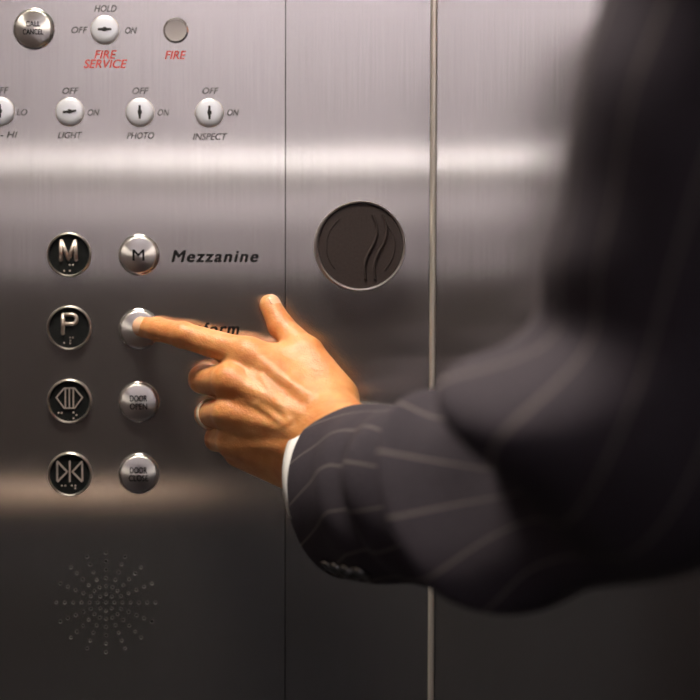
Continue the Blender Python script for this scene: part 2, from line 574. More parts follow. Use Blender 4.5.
def tactile_plate(px, py, label, strokes=None, dots=(), width=2.2, letter=None):
    root = bpy.data.objects.new('tactile_plate', None); COL.objects.link(root)
    root.location = P(px, py, 0)
    tag(root, label, 'sign', 'round black tactile plates')
    link('plate', PLATE_ME, None if PLATE_ME.materials else M_BLACK, root)
    link('rim', RING_ME, None if RING_ME.materials else M_STEEL, root)
    if letter:
        b = bmesh.new()
        for line in letter:
            tube_bm([(x * MM, -.0012, z * MM) for x, z in line], 1.95 * MM, 10, bm=b)
            for x, z in (line[0], line[-1]):
                bmesh.ops.create_uvsphere(b, u_segments=10, v_segments=8, radius=1.95 * MM, matrix=Matrix.Translation((x * MM, -.0012, z * MM)))
        link('letter', bm_mesh(b), M_RAISED, root, True)
    if strokes:
        link('symbol', bars_mesh(strokes, width), M_RAISED, root)
    if dots:
        link('braille', dots_mesh(dots), M_RAISED, root)
    return root

tactile_plate(69.2, 254.7, 'round black plate with raised letter M and braille, topmost of its column',
              None, [(0.6, -10.2), (3.8, -10.2), (-4.8, -16), (0.8, -16)], letter=[[(-8.2, -5.0), (-7.6, 13.4)], [(-7.2, 13.2), (-0.6, -4.4)], [(-0.6, -4.4), (5.9, 13.2)], [(6.4, 13.4), (7.0, -5.0)]])
tactile_plate(69.3, 327.8, 'round black plate with raised letter P and braille',
              None, [(1, -9.8), (3.8, -9.8), (1.2, -12.6), (1.0, -15.4), (-5, -15)], letter=[[(-6.2, -5.4), (-5.8, 13.2)], [(-5.6, 13.2), (3.0, 13.2)] + [(3.0 + 4.7 * math.cos(a), 8.5 + 4.7 * math.sin(a)) for a in np.linspace(1.3, -1.3, 12)] + [(3.0, 3.8), (-5.6, 3.8)]])
hexa = [(-13, 3.7), (-5.2, 13), (5.2, 13), (13, 3.7), (5.2, -7), (-5.2, -7)]
seg_open = [(hexa[0], hexa[1]), (hexa[1], hexa[2]), (hexa[2], hexa[3]), (hexa[3], hexa[4]), (hexa[5], hexa[0]), (hexa[4], hexa[5]),
            ((-4, 12), (-4, -6)), ((0, 12), (0, -6)), ((4, 12), (4, -6))]
tactile_plate(69.6, 401, 'round black plate with raised door-open hexagon symbol', seg_open,
              [(-11, -11.8), (-7.8, -11.8), (4, -11.4), (7, -14), (4, -17.2)], 1.2)
seg_close = [((-12.5, 13), (-2.6, 2.5)), ((-2.6, 2.5), (-12, -7.2)), ((-12.6, 11), (-12.6, -6.5)),
             ((12.5, 13), (2.6, 2.5)), ((2.6, 2.5), (12, -7.2)), ((12.6, 11), (12.6, -6.5)), ((0, 13), (0, -7.2))]
tactile_plate(70, 474, 'round black plate with raised door-close arrows, lowest of its column', seg_close,
              [(-8, -11.5), (-4.5, -11.5), (2, -11.5), (5.5, -11.5), (5.5, -14.2)], 1.7)

# ------------------------------------------------------------------ key switches
R_K = 13.6 * MM
KEY_ME = lathe_me([(R_K * 1.0, 0), (R_K * 1.0, .0014), (R_K * .97, .0023), (R_K * .90, .0027), (R_K * .5, .0030), (0, .0031)], 64)
smooth_by_angle(KEY_ME, 30)
COLLAR_ME = lathe_me([(R_K * 1.00, 0), (R_K * 1.00, .0009), (R_K * 1.06, .0008), (R_K * 1.07, 0)], 64)
def slot_me():
    out = [(-8, -1.3), (-8, 1.3), (-2.2, 1.5), (-1.6, 2.6), (1.6, 2.6), (2.4, 1.5), (8, 1.3), (8, -1.0), (3.5, -1.5), (1.5, -2.3), (-1.5, -2.3), (-3.5, -1.5)]
    b = bmesh.new()
    k = .84
    F = [b.verts.new((x * k * MM, -.0034, z * k * MM)) for x, z in out]
    B = [b.verts.new((x * k * MM, -.0018, z * k * MM)) for x, z in out]
    b.faces.new(F); n = len(out)
    for i in range(n): b.faces.new((F[i], F[(i+1) % n], B[(i+1) % n], B[i]))
    bmesh.ops.recalc_face_normals(b, faces=b.faces[:])
    return bm_mesh(b)
SLOT_ME = slot_me()
def key_switch(px, py, ang, label):
    root = bpy.data.objects.new('key_switch', None); COL.objects.link(root)
    root.location = P(px, py, 0)
    tag(root, label, 'key switch', 'chrome key switches')
    body = link('barrel', KEY_ME, None if KEY_ME.materials else M_KEY, root)
    link('collar', COLLAR_ME, None if COLLAR_ME.materials else M_STEEL, root)
    sl = link('keyway', SLOT_ME, None if SLOT_ME.materials else M_SLOT, body)
    sl.rotation_euler = (0, math.radians(ang), 0)
key_switch(105, 30, 0, 'chrome key switch with level keyway above the red fire service lettering')
key_switch(0.5, 111.5, 90, 'chrome key switch cut off by the left edge, beside LO')
key_switch(70, 112, -6, 'chrome key switch with level keyway above the word LIGHT')
key_switch(140, 112.5, 90, 'chrome key switch with upright keyway above the word PHOTO')
key_switch(209.5, 113, 90, 'chrome key switch with upright keyway above the word INSPECT')

# ------------------------------------------------------------------ fire indicator
def indicator():
    root = bpy.data.objects.new('indicator_lamp', None); COL.objects.link(root)
    root.location = P(175.8, 30.5, 0)
    tag(root, 'small grey unlit indicator lamp above the red word FIRE', 'indicator lamp')
    R = 10.5 * MM
    me = lathe_me([(R, .0006), (R * .8, .0003), (R * .45, .0002), (0, .0001)], 48)
    smooth_by_angle(me, 60)
    link('lens', me, M_LENS, root)
    me = lathe_me([(R * 1.0, .0006), (R * 1.02, .0006), (R * 1.1, .0003), (R * 1.2, 0)], 48)
    smooth_by_angle(me, 60)
    link('bezel', me, M_SHEET, root)
indicator()

# ------------------------------------------------------------------ round badge on the middle sheet
def badge():
    root = bpy.data.objects.new('wall_badge', None); COL.objects.link(root)
    root.location = P(360.3, 246.3, (px_x(360.3) - SEAM) * math.tan(MID_A) + .0002)
    root.rotation_euler = (0, 0, -MID_A)
    tag(root, 'round dark brown disc with a wavy double ridge in a steel ring', 'badge')
    R = 42.5 * MM
    # conical steel collar: foot set to the left, lip turned slightly right
    n = 96
    vs, fs = [], []
    foot = [(-2.4 * MM, R * 1.035, 0.0), (-1.6 * MM, R * 1.03, .006), (0, R * 1.04, .0102), (0, R * 1.025, .0112), (0, R * 1.0, .0110), (0, R * .985, .0095)]
    for (dx, r, h) in foot:
        for i in range(n):
            a = 2 * math.pi * i / n
            vs.append((dx + r * math.cos(a), -h, r * math.sin(a)))
    for k in range(len(foot) - 1):
        for i in range(n):
            j = (i + 1) % n
            fs.append((k*n + i, k*n + j, (k+1)*n + j, (k+1)*n + i))
    me = mesh(vs, fs); smooth_by_angle(me, 40)
    link('collar', me, M_STEEL, root)
    me = lathe_me([(R * 1.0, .0092), (R * .97, .0100), (0, .0100)], 96)
    smooth_by_angle(me, 30)
    face = link('face', me, M_BADGE, root)
    def wave(off):
        # pixel positions measured from the disc's centre
        pts = [(13.5 + off, 31), (16.5 + off, 22), (17.5 + off, 12), (14.5 + off, 2), (8.5 + off, -9), (5.5 + off, -20), (6.5 + off, -33)]
        out = []
        for i in range(len(pts) - 1):
            p0 = pts[max(i-1, 0)]; p1 = pts[i]; p2 = pts[i+1]; p3 = pts[min(i+2, len(pts)-1)]
            for s in np.linspace(0, 1, 9)[:(9 if i == len(pts) - 2 else 8)]:
                q = [0.5 * (2*p1[d] + (p2[d]-p0[d])*s + (2*p0[d]-5*p1[d]+4*p2[d]-p3[d])*s*s + (-p0[d]+3*p1[d]-3*p2[d]+p3[d])*s**3) for d in (0, 1)]
                out.append((q[0] * MM, -.0102, q[1] * MM))
        return out
    for off in (-1.5, 8.0):
        b = tube_bm(wave(off), 1.5 * MM, 10)
        link('ridge', bm_mesh(b), M_BADGE, root, True)
    arc = [(33.5 * MM * math.cos(a), -.0099, 33.5 * MM * math.sin(a)) for a in np.linspace(math.radians(128), math.radians(222), 40)]
    link('ridge', bm_mesh(tube_bm(arc, .8 * MM, 8)), M_BADGE, root, True)
    arc = [(33.5 * MM * math.cos(a), -.0099, 33.5 * MM * math.sin(a)) for a in np.linspace(math.radians(-45), math.radians(40), 40)]
    link('ridge', bm_mesh(tube_bm(arc, .8 * MM, 8)), M_BADGE, root, True)
badge()

# ================================================================== the man
# implicit surfaces: tapered capsules and ellipsoids blended together, meshed with surface nets
def sdf_eval(prims, X, Y, Z):
    D = None
    for pr in prims:
        if pr[0] == 'c':
            _, a, ra, b, rb, k = pr
            bx, by, bz = b[0]-a[0], b[1]-a[1], b[2]-a[2]
            L2 = bx*bx + by*by + bz*bz + 1e-12
            t = np.clip(((X-a[0])*bx + (Y-a[1])*by + (Z-a[2])*bz) / L2, 0, 1)
            d = np.sqrt((X-a[0]-t*bx)**2 + (Y-a[1]-t*by)**2 + (Z-a[2]-t*bz)**2) - (ra + (rb-ra)*t)
        else:
            _, c, r, k = pr
            q = np.sqrt(((X-c[0])/r[0])**2 + ((Y-c[1])/r[1])**2 + ((Z-c[2])/r[2])**2)
            q2 = np.sqrt(((X-c[0])/r[0]**2)**2 + ((Y-c[1])/r[1]**2)**2 + ((Z-c[2])/r[2]**2)**2) + 1e-9
            d = q * (q - 1.0) / q2
        if D is None: D = d
        elif k < 0:      # carve
            kk = -k
            h = np.clip(0.5 - 0.5 * (D + d) / kk, 0, 1)
            D = D + (-d - D) * h + kk * h * (1 - h)
        else:
            h = np.clip(0.5 + 0.5 * (D - d) / k, 0, 1)
            D = D + (d - D) * h - k * h * (1 - h)
    return D

def surface_nets(prims, h, lo=None, hi=None):
    if lo is None:
        lo = np.array([1e9] * 3); hi = -lo
        for pr in prims:
            if pr[0] == 'c': pts = [(pr[1], pr[2]), (pr[3], pr[4])]
            else: pts = [(pr[1], max(pr[2]))]
            for p, r in pts:
                lo = np.minimum(lo, np.array(p) - r - 3*h); hi = np.maximum(hi, np.array(p) + r + 3*h)
    n = np.ceil((hi - lo) / h).astype(int) + 1
    ax = [(lo[i] + h * np.arange(n[i])).astype(np.float32) for i in range(3)]
    F = sdf_eval(prims, ax[0][:, None, None], ax[1][None, :, None], ax[2][None, None, :]).astype(np.float32)
    ins = F < 0
    nx, ny, nz = F.shape
    c = np.zeros((nx-1, ny-1, nz-1), np.int8)
    for i in (0, 1):
        for j in (0, 1):
            for k in (0, 1):
                c += ins[i:nx-1+i, j:ny-1+j, k:nz-1+k]
    act = (c > 0) & (c < 8)
    idx = -np.ones(act.shape, np.int64)
    cells = np.argwhere(act)
    idx[act] = np.arange(len(cells))
    S = np.zeros((len(cells), 3)); W = np.zeros(len(cells))
    cx, cy, cz = cells.T
    for axis in range(3):
        oth = [a for a in range(3) if a != axis]
        for u in (0, 1):
            for v in (0, 1):
                o0 = [0, 0, 0]; o0[oth[0]] = u; o0[oth[1]] = v
                o1 = list(o0); o1[axis] = 1
                f0 = F[cx+o0[0], cy+o0[1], cz+o0[2]]; f1 = F[cx+o1[0], cy+o1[1], cz+o1[2]]
                cr = (f0 < 0) != (f1 < 0)
                t = np.where(cr, f0 / np.where(cr, f0 - f1, 1), 0)
                p = np.zeros((len(cells), 3))
                for a in range(3): p[:, a] = o0[a]
                p[:, axis] += t
                S += p * cr[:, None]; W += cr
    V = lo + h * (cells + S / np.maximum(W, 1)[:, None])
    quads = []
    for axis in range(3):
        sl0 = [slice(1, -1)] * 3; sl1 = [slice(1, -1)] * 3
        sl0[axis] = slice(0, -1); sl1[axis] = slice(1, None)
        a, b = ins[tuple(sl0)], ins[tuple(sl1)]
        cr = np.argwhere(a != b)
        flip = a[a != b]
        off = np.array([1, 1, 1]); off[axis] = 0
        e = cr + off
        o = [x for x in range(3) if x != axis]
        def at(du, dv):
            q = e.copy(); q[:, o[0]] -= du; q[:, o[1]] -= dv
            return idx[q[:, 0], q[:, 1], q[:, 2]]
        Q = np.stack([at(1, 1), at(0, 1), at(0, 0), at(1, 0)], 1)
        if axis == 1: flip = ~flip
        Q[~flip] = Q[~flip][:, ::-1]
        quads.append(Q)
    Q = np.concatenate(quads)
    Q = Q[(Q >= 0).all(1)]
    # pull vertices on to the surface
    for _ in range(2):
        e = h * .3
        f = sdf_eval(prims, V[:, 0], V[:, 1], V[:, 2])
        g = np.stack([sdf_eval(prims, V[:, 0] + e*(i == 0), V[:, 1] + e*(i == 1), V[:, 2] + e*(i == 2)) - f for i in range(3)], 1) / e
        V = V - np.clip(f / np.maximum((g**2).sum(1), .2), -h*.6, h*.6)[:, None] * g
    return V, Q

def np_mesh(V, Q, name='m'):
    me = bpy.data.meshes.new(name)
    me.vertices.add(len(V)); me.vertices.foreach_set('co', np.asarray(V, np.float32).ravel())
    me.loops.add(Q.size); me.loops.foreach_set('vertex_index', Q.ravel().astype(np.int32))
    me.polygons.add(len(Q))
    me.polygons.foreach_set('loop_start', (np.arange(len(Q)) * 4).astype(np.int32))
    me.update(calc_edges=True)
    me.validate()
    me.polygons.foreach_set('use_smooth', [True] * len(me.polygons))
    return me

def Pn(px, py, dep_mm): return np.array(P(px, py, dep_mm / 1000.0))
def cap(a, ra, b, rb, k=.004): return ('c', np.asarray(a), ra / 1000.0, np.asarray(b), rb / 1000.0, k)

# ---- arm axis, cuff to shoulder
ARM_A = P(346, 492, .105)
ARM_E = P(628, 482, .36)
ARM_S = P(836, -140, .47)
ARM_DIR = (ARM_E - ARM_A).normalized()

# ---- left hand, index finger on the button
I_T, I_D, I_P, I_M = Pn(142.5, 327, 14.5), Pn(157, 329, 26), Pn(183, 335, 43), Pn(247, 354, 64)
M_M, M_P, M_D, M_T = Pn(230, 381, 72), Pn(203, 379, 36), Pn(222, 386, 20), Pn(244, 390, 32)
R_M, R_P, R_D, R_TT = Pn(228, 413, 72), Pn(208.5, 414, 35), Pn(230, 418, 19), Pn(250, 421, 31)
L_M, L_P, L_D, L_T = Pn(231, 442, 66), Pn(217, 439, 36), Pn(232, 443, 21), Pn(249, 444, 32)
T_T, T_I, T_M, T_C = Pn(270, 305, 34), Pn(281, 326, 42), Pn(307, 353, 58), Pn(337, 396, 78)
WR = Pn(326, 446, 90)
W_I, W_M, W_R, W_L = Pn(328, 412, 88), Pn(322, 428, 92), Pn(317, 446, 92), Pn(312, 462, 86)
FORE = np.array(ARM_A + ARM_DIR * 0.09)
hand = [
    # palm: metacarpals and filling
    cap(I_M, 10.8, W_I, 14, .004), cap(M_M, 11.0, W_M, 15, .010), cap(R_M, 10.6, W_R, 15, .010), cap(L_M, 9.6, W_L, 14.5, .010),
    cap(Pn(250, 372, 56), 11, Pn(315, 425, 74), 15, .012), cap(Pn(240, 425, 56), 11, Pn(300, 455, 72), 16, .012),
    cap(Pn(240, 452, 54), 11, Pn(296, 470, 74), 15, .010),
    cap(Pn(285, 362, 60), 10, Pn(322, 395, 76), 13, .010),
    # wrist and forearm
    cap(WR, 24, FORE, 28, .020), cap(W_L, 15, FORE, 26, .015), cap(W_I, 15, FORE, 26, .015),
    # thumb
    cap(T_C, 14.0, T_M, 11.2, .010), cap(T_M, 10.6, T_I, 8.6, .004), cap(T_I, 8.7, T_T, 7.4, .003),
    # index
    cap(I_M, 10.6, I_P, 8.9, .006), cap(I_P, 8.9, I_D, 8.0, .003), cap(I_D, 8.0, I_T, 7.3, .003),
    # folded fingers
    cap(M_M, 11.0, M_P, 9.8, .005), cap(M_P, 9.8, M_D, 9.0, .003), cap(M_D, 8.8, M_T, 7.6, .003),
    cap(R_M, 10.4, R_P, 9.2, .003), cap(R_P, 9.2, R_D, 8.6, .003), cap(R_D, 8.4, R_TT, 7.4, .003),
    cap(L_M, 9.4, L_P, 8.2, .003), cap(L_P, 8.2, L_D, 7.6, .003), cap(L_D, 7.4, L_T, 6.8, .003),
    # knuckle heads and tendons
    cap(Pn(249, 354, 69), 5.5, Pn(254, 357, 70), 5.5, .006), cap(Pn(258, 357, 60), 9.5, Pn(292, 359, 60), 9.5, .008), cap(Pn(232, 381, 77), 6.5, Pn(238, 384, 78), 6, .006),
    cap(Pn(229, 412, 77), 6, Pn(235, 414, 78), 6, .006), cap(Pn(232, 441, 71), 5.5, Pn(238, 443, 72), 5.5, .006),
    cap(Pn(238, 384, 81), 2.4, Pn(300, 415, 102), 2.4, .006), cap(Pn(234, 414, 81), 2.3, Pn(298, 432, 104), 2.3, .006),
    cap(Pn(254, 357, 73), 2.4, Pn(310, 398, 98), 2.4, .006), cap(Pn(238, 443, 75), 2.2, Pn(294, 448, 100), 2.2, .006),
    cap(Pn(262, 378, 83), 1.5, Pn(290, 421, 103), 1.6, .004), cap(Pn(250, 398, 85), 1.4, Pn(285, 424, 102), 1.5, .004),
    # creases across the index finger joints
    cap(Pn(181, 324, 51), .9, Pn(179, 342, 52), .9, -.0015), cap(Pn(185, 326, 52), .8, Pn(183, 343, 53), .8, -.0015), cap(Pn(177, 324, 49), .7, Pn(175, 341, 49.5), .7, -.0015),
    cap(Pn(156, 321, 33.5), .8, Pn(155, 337, 33.5), .8, -.0015), cap(Pn(159, 321, 34.5), .7, Pn(158, 337, 35), .7, -.0015),
    # joint creases bulge a little
    cap(Pn(183, 333, 48), 5.2, Pn(186, 334, 49), 5.2, .004), cap(Pn(157, 327.5, 30), 4.8, Pn(159, 328, 31), 4.8, .003),
]
V, Q = surface_nets(hand, .0009)
hand_me = np_mesh(V, Q, 'hand')

# ---- rest of the man (inside his clothes, mostly out of frame)
SH_L = np.array(ARM_S)
CX, CY = SH_L[0] + .205, SH_L[1] - .03
SH_R = np.array((CX + .205, CY - .02, SH_L[2]))
NECK = np.array((CX, CY + .01, SH_L[2] + .06))
HEAD = np.array((CX - .01, CY + .04, SH_L[2] + .225))
HIP_L, HIP_R = np.array((CX - .095, CY, .86)), np.array((CX + .095, CY, .86))
FOOT_L, FOOT_R = np.array((CX - .12, CY + .0, .09)), np.array((CX + .12, CY - .02, .09))
KN_L, KN_R = (HIP_L + FOOT_L) / 2 + (0, .015, 0), (HIP_R + FOOT_R) / 2 + (0, .015, 0)
EL_R = np.array((CX + .275, CY - .06, 1.12)); HA_R = np.array((CX + .225, CY + .06, .92))
EL_L = np.array(ARM_E)
torso = [cap((CX, CY, 1.26), 105, (CX, CY, 1.12), 100, .03), ('e', (CX, CY + .01, 1.27), (.165, .105, .20), .05), ('e', (CX, CY, .98), (.155, .105, .16), .06),
         cap(SH_L, 48, (CX, CY, SH_L[2] - .01), 62, .05), cap(SH_R, 48, (CX, CY, SH_L[2] - .01), 62, .05)]
body = torso + [cap((CX, CY, SH_L[2]), 60, NECK, 54, .03), cap(NECK, 53, HEAD + (0, -.01, -.07), 52, .03),
    cap(SH_L, 44, EL_L + (.02, .0, .01), 24, .03), cap(EL_L + (.02, .0, .01), 24, ARM_A + ARM_DIR * .08, 26, .02),
    cap(SH_R, 47, EL_R, 38, .03), cap(EL_R, 37, HA_R, 28, .02), ('e', HA_R + (-.02, .01, -.05), (.035, .028, .06), .02),
    cap(HIP_L, 80, KN_L, 54, .04), cap(KN_L, 54, FOOT_L, 38, .02), cap(HIP_R, 80, KN_R, 54, .04), cap(KN_R, 54, FOOT_R, 38, .02)]
Vb, Qb = surface_nets(body, .011)
head = [('e', HEAD + (0, -.012, .03), (.077, .096, .092), .02), ('e', HEAD + (0, .022, -.045), (.056, .068, .072), .03),
        cap(HEAD + (0, -.02, -.06), 52, NECK, 54, .03),
        cap(HEAD + (0, .088, .012), 8, HEAD + (0, .105, -.022), 12, .012), cap(HEAD + (-.032, .080, .032), 8, HEAD + (.032, .080, .032), 8, .012),
        cap(HEAD + (-.014, .084, -.056), 6, HEAD + (.014, .084, -.056), 6, .008), cap(HEAD + (-.012, .082, -.066), 6.5, HEAD + (.012, .082, -.066), 6.5, .006),
        cap(HEAD + (0, .070, -.095), 16, HEAD + (0, .06, -.09), 18, .02),
        ('e', HEAD + (-.080, -.008, -.004), (.010, .020, .032), .006), ('e', HEAD + (.080, -.008, -.004), (.010, .020, .032), .006),
        cap(HEAD + (-.032, .094, .012), 9, HEAD + (-.031, .094, .012), 9, -.01), cap(HEAD + (.032, .094, .012), 9, HEAD + (.031, .094, .012), 9, -.01)]
Vh, Qh = surface_nets(head, .0042)
Vall = np.concatenate([V, Vb, Vh]); Qall = np.concatenate([Q, Qb + len(V), Qh + len(V) + len(Vb)])
person = link('person', np_mesh(Vall, Qall, 'person'), M_SKIN)
tag(person, 'person in a dark pinstripe suit reaching out the left arm to press a button', 'person')
bpy.data.meshes.remove(hand_me)

for s in (-1, 1):
    b = bmesh.new(); bmesh.ops.create_uvsphere(b, u_segments=20, v_segments=12, radius=.0125, matrix=Matrix.Translation(HEAD + (s * .032, .0630, .012)))
    e = link('eye', bm_mesh(b), M_EYE, person, True)
    b = bmesh.new(); bmesh.ops.create_uvsphere(b, u_segments=16, v_segments=10, radius=.006, matrix=Matrix.Translation(HEAD + (s * .032, .0705, .012)))
    link('iris', bm_mesh(b), M_SHOE, e, True)
hair = [('e', HEAD + (0, -.022, .042), (.083, .100, .092), .01), ('e', HEAD + (0, -.055, -.01), (.074, .062, .075), .02),
        cap(HEAD + (-.04, .045, .088), 20, HEAD + (.035, .048, .090), 21, .03), ('e', HEAD + (0, .105, .0), (.095, .062, .088), -.012)]
Vx, Qx = surface_nets(hair, .005)
link('hair', np_mesh(Vx, Qx), M_HAIR, person)

# ---- fingernails: curved plates on the back of the finger tips
def nail(tip, joint, r, dorsal, length, half, back, name='fingernail'):
    t = (tip - joint); t /= np.linalg.norm(t)
    dz = np.asarray(dorsal, float); dz -= t * dz.dot(t); dz /= np.linalg.norm(dz)
    sd = np.cross(t, dz)
    vs, fs = [], []
    nu, nv = 14, 12
    for lay in (0, 1):
        for i in range(nv):
            s = -back + (length) * i / (nv - 1)          # along the finger, towards the tip
            for j in range(nu):
                a = half * (2 * j / (nu - 1) - 1)
                edge = max(0, (abs(2 * j / (nu - 1) - 1) - .3) / .7) ** 2 * .0034
                ss = s - (edge if i > nv / 2 else -edge)
                rr = math.sqrt(max(r * r - max(ss, 0) ** 2, (r * .35) ** 2)) + (.0003 if lay == 0 else -.0006)
                q = tip + t * ss + dz * rr * math.cos(a) + sd * rr * math.sin(a)
                vs.append(q)
    N = nu * nv
    for i in range(nv - 1):
        for j in range(nu - 1):
            a = i * nu + j
            fs.append((a, a + 1, a + nu + 1, a + nu)); fs.append((N + a, N + a + nu, N + a + nu + 1, N + a + 1))
    rim = [j for j in range(nu)] + [i * nu + nu - 1 for i in range(1, nv)] + [(nv - 1) * nu + j for j in range(nu - 2, -1, -1)] + [i * nu for i in range(nv - 2, 0, -1)]
    for k in range(len(rim)):
        a, b_ = rim[k], rim[(k + 1) % len(rim)]
        fs.append((a, N + a, N + b_, b_))
    me = mesh(vs, fs)
    bm = bmesh.new(); bm.from_mesh(me); bmesh.ops.recalc_face_normals(bm, faces=bm.faces[:]); bm.to_mesh(me); bm.free()
    return link(name, me, M_NAIL, person, True)
nail(I_T, I_D, .0073, (-.35, -1, .35), .0105, math.radians(58), .0060)
nail(T_T, T_I, .0074, (.9, -.6, .25), .0110, math.radians(58), .0060)

# ---- ring
def ring():
    t = R_P - R_M; t /= np.linalg.norm(t)
    c = R_M + (R_P - R_M) * .86
    e1 = np.cross(t, (0, 0, 1)); e1 /= np.linalg.norm(e1); e2 = np.cross(t, e1)
    n = 64
    prof = [(.00985, -.0022), (.0107, -.0018), (.0110, 0), (.0107, .0018), (.00985, .0022), (.0094, 0)]
    vs, fs = [], []
    for i in range(n):
        a = 2 * math.pi * i / n
        for (r, s) in prof:
            vs.append(c + (e1 * math.cos(a) + e2 * math.sin(a)) * r + t * s)
    m_ = len(prof)
    for i in range(n):
        for k in range(m_):
            fs.append((i*m_ + k, ((i+1) % n)*m_ + k, ((i+1) % n)*m_ + (k+1) % m_, i*m_ + (k+1) % m_))
    me = mesh(vs, fs)
    bm = bmesh.new(); bm.from_mesh(me); bmesh.ops.recalc_face_normals(bm, faces=bm.faces[:]); bm.to_mesh(me); bm.free()
    o = link('wedding_ring', me, M_GOLD, person, True)
    o['label'] = 'plain gold wedding ring'
ring()

# ---- suit jacket: left sleeve as a folded tube, body as an implicit surface
def bez(a, b, c, s): return a * (1-s)**2 + b * (2*s*(1-s)) + c * s**2
def arm_path(n):
    K1 = ARM_E - ARM_DIR * .085
    UD = (ARM_S - ARM_E).normalized()
    K2 = ARM_E + UD * .085
    pts = [ARM_A.lerp(K1, s) for s in np.linspace(0, 1, 60)[:-1]] + [bez(K1, ARM_E, K2, s) for s in np.linspace(0, 1, 60)[:-1]] + [K2.lerp(ARM_S, s) for s in np.linspace(0, 1, 60)]
    d = np.concatenate([[0], np.cumsum([(pts[i+1]-pts[i]).length for i in range(len(pts)-1)])])
    A = np.array(pts)
    s = np.linspace(0, d[-1], n)
    return np.stack([np.interp(s, d, A[:, i]) for i in range(3)], 1), s
NV, NU = 300, 160
PATH, SS = arm_path(NV)
FORE_LEN = (ARM_E - ARM_A).length
def frames(path):
    T = np.gradient(path, axis=0); T /= np.linalg.norm(T, axis=1)[:, None]
    E1 = np.zeros_like(T)
    ref = np.array((0, 0, 1.0))
    for i, t in enumerate(T):
        ref = ref - t * ref.dot(t); ref /= np.linalg.norm(ref)
        E1[i] = ref
    E2 = np.cross(T, E1)      # on the forearm this points to the camera's left side
    return T, E1, E2
TT, E1, E2 = frames(PATH)
KEYS = [(0, .0565, .043), (.06, .058, .046), (.13, .056, .050), (.22, .060, .056), (FORE_LEN, .076, .068), (FORE_LEN + .10, .072, .072), (FORE_LEN + .3, .078, .078), (9, .078, .078)]
RV = np.interp(SS, [k[0] for k in KEYS], [k[1] for k in KEYS])
RD = np.interp(SS, [k[0] for k in KEYS], [k[2] for k in KEYS])

def gauss(x, s): return np.exp(-0.5 * (x / s) ** 2)
def angd(u, u0): return (u - u0 + math.pi) % (2 * math.pi) - math.pi
FOLDS = [  # (s at u0, slope ds/du, u0, width s, width u, height)
    (.060, .012, 1.5, .012, .55, .0060), (.100, -.004, 1.3, .012, .65, .0080), (.080, .010, 1.7, .009, .6, -.006), (.128, .012, 1.7, .013, .7, -.013),
    (.163, .020, 1.35, .010, 1.10, .0200), (.206, .0, 1.1, .012, .5, -.014), (.232, .015, 2.05, .026, .65, -.032),
    (.292, .035, 1.40, .020, .42, .034), (.190, .022, 2.35, .010, .45, .010), (.262, .0, .55, .025, .5, -.010), (.347, .02, 1.35, .018, .5, -.014), (.40, .0, 1.1, .03, .6, -.006),
    (.060, .0, -1.4, .012, .8, .003), (.13, .01, -2.0, .014, .8, .004), (.18, .0, -2.6, .014, .8, .005),
    (.42, .03, 1.2, .02, .8, .003), (.46, -.03, 1.8, .022, .7, .005),
]
U = 2 * math.pi * np.arange(NU) / NU
def sleeve(SSv, path, E1v, E2v, RVv, RDv, scale=1.0, folds=True):
    u = U[None, :]; s = SSv[:, None]
    disp = np.zeros((len(SSv), NU))
    if folds:
        for (s0, sl, u0, ws, wu, hh) in FOLDS:
            du = angd(u, u0)
            disp += hh * gauss(s - s0 - sl * du, ws) * gauss(du, wu)
        disp += .0012 * np.sin(s * 70 + 2 * np.sin(u * 2)) * np.clip(s / .05, 0, 1)
    top = 1 - .17 * gauss(s - .115, .05) * (np.cos(u) > 0) * np.abs(np.cos(u))
    a = (RVv[:, None] * scale * top + disp) * np.cos(u); b = (RDv[:, None] * scale + disp) * np.sin(u)
    return path[:, None, :] + a[..., None] * E1v[:, None, :] + b[..., None] * E2v[:, None, :]
G = sleeve(SS, PATH, E1, E2, RV, RD)
# turned-in hem
inner = sleeve(SS[:12][::-1], PATH[:12][::-1], E1[:12][::-1], E2[:12][::-1], RV[:12], RD[:12], .965, False)
rolled = np.concatenate([inner, G])
nr = rolled.shape[0]
Vs = rolled.reshape(-1, 3)
ii, jj = np.meshgrid(np.arange(nr - 1), np.arange(NU), indexing='ij')
Qs = np.stack([ii*NU + jj, ii*NU + (jj+1) % NU, (ii+1)*NU + (jj+1) % NU, (ii+1)*NU + jj], -1).reshape(-1, 4)
N_STR = 13
# jacket body
jk = [cap((CX, CY, 1.28), 118, (CX, CY, 1.10), 114, .03), ('e', (CX, CY + .012, 1.27), (.182, .125, .20), .05), ('e', (CX, CY, .95), (.182, .130, .19), .07),
      cap(SH_L, 83, SH_L + (.02, 0, .0), 82, .03), cap(SH_L + (.0, 0, .0), 76, (CX, CY, SH_L[2] - .005), 72, .05), cap(SH_R, 66, (CX, CY, SH_L[2] - .005), 72, .05),
      cap(SH_R, 68, EL_R, 58, .03), cap(EL_R, 57, HA_R + (.0, -.0, .02), 50, .02),
      ('e', (CX, CY + .01, SH_L[2] + .10), (.066, .075, .09), -.02)]
Vj, Qj = surface_nets(jk, .009)
Vall = np.concatenate([Vs, Vj]); Qall = np.concatenate([Qs, Qj + len(Vs)])
jm = np_mesh(Vall, Qall, 'jacket')
uvl = jm.uv_layers.new(name='UVMap')
nl = len(jm.loops)
li = np.empty(nl, np.int32); jm.loops.foreach_get('vertex_index', li)
uvv = np.zeros((len(Vall), 2))
uvv[:len(Vs), 0] = np.tile(np.arange(NU) / NU * N_STR, nr) + .9 * np.repeat(np.clip(np.concatenate([np.zeros(12), SS]) / .065, 0, 1), NU); uvv[:len(Vs), 1] = np.repeat(np.arange(nr) / nr, NU)
xj = Vj
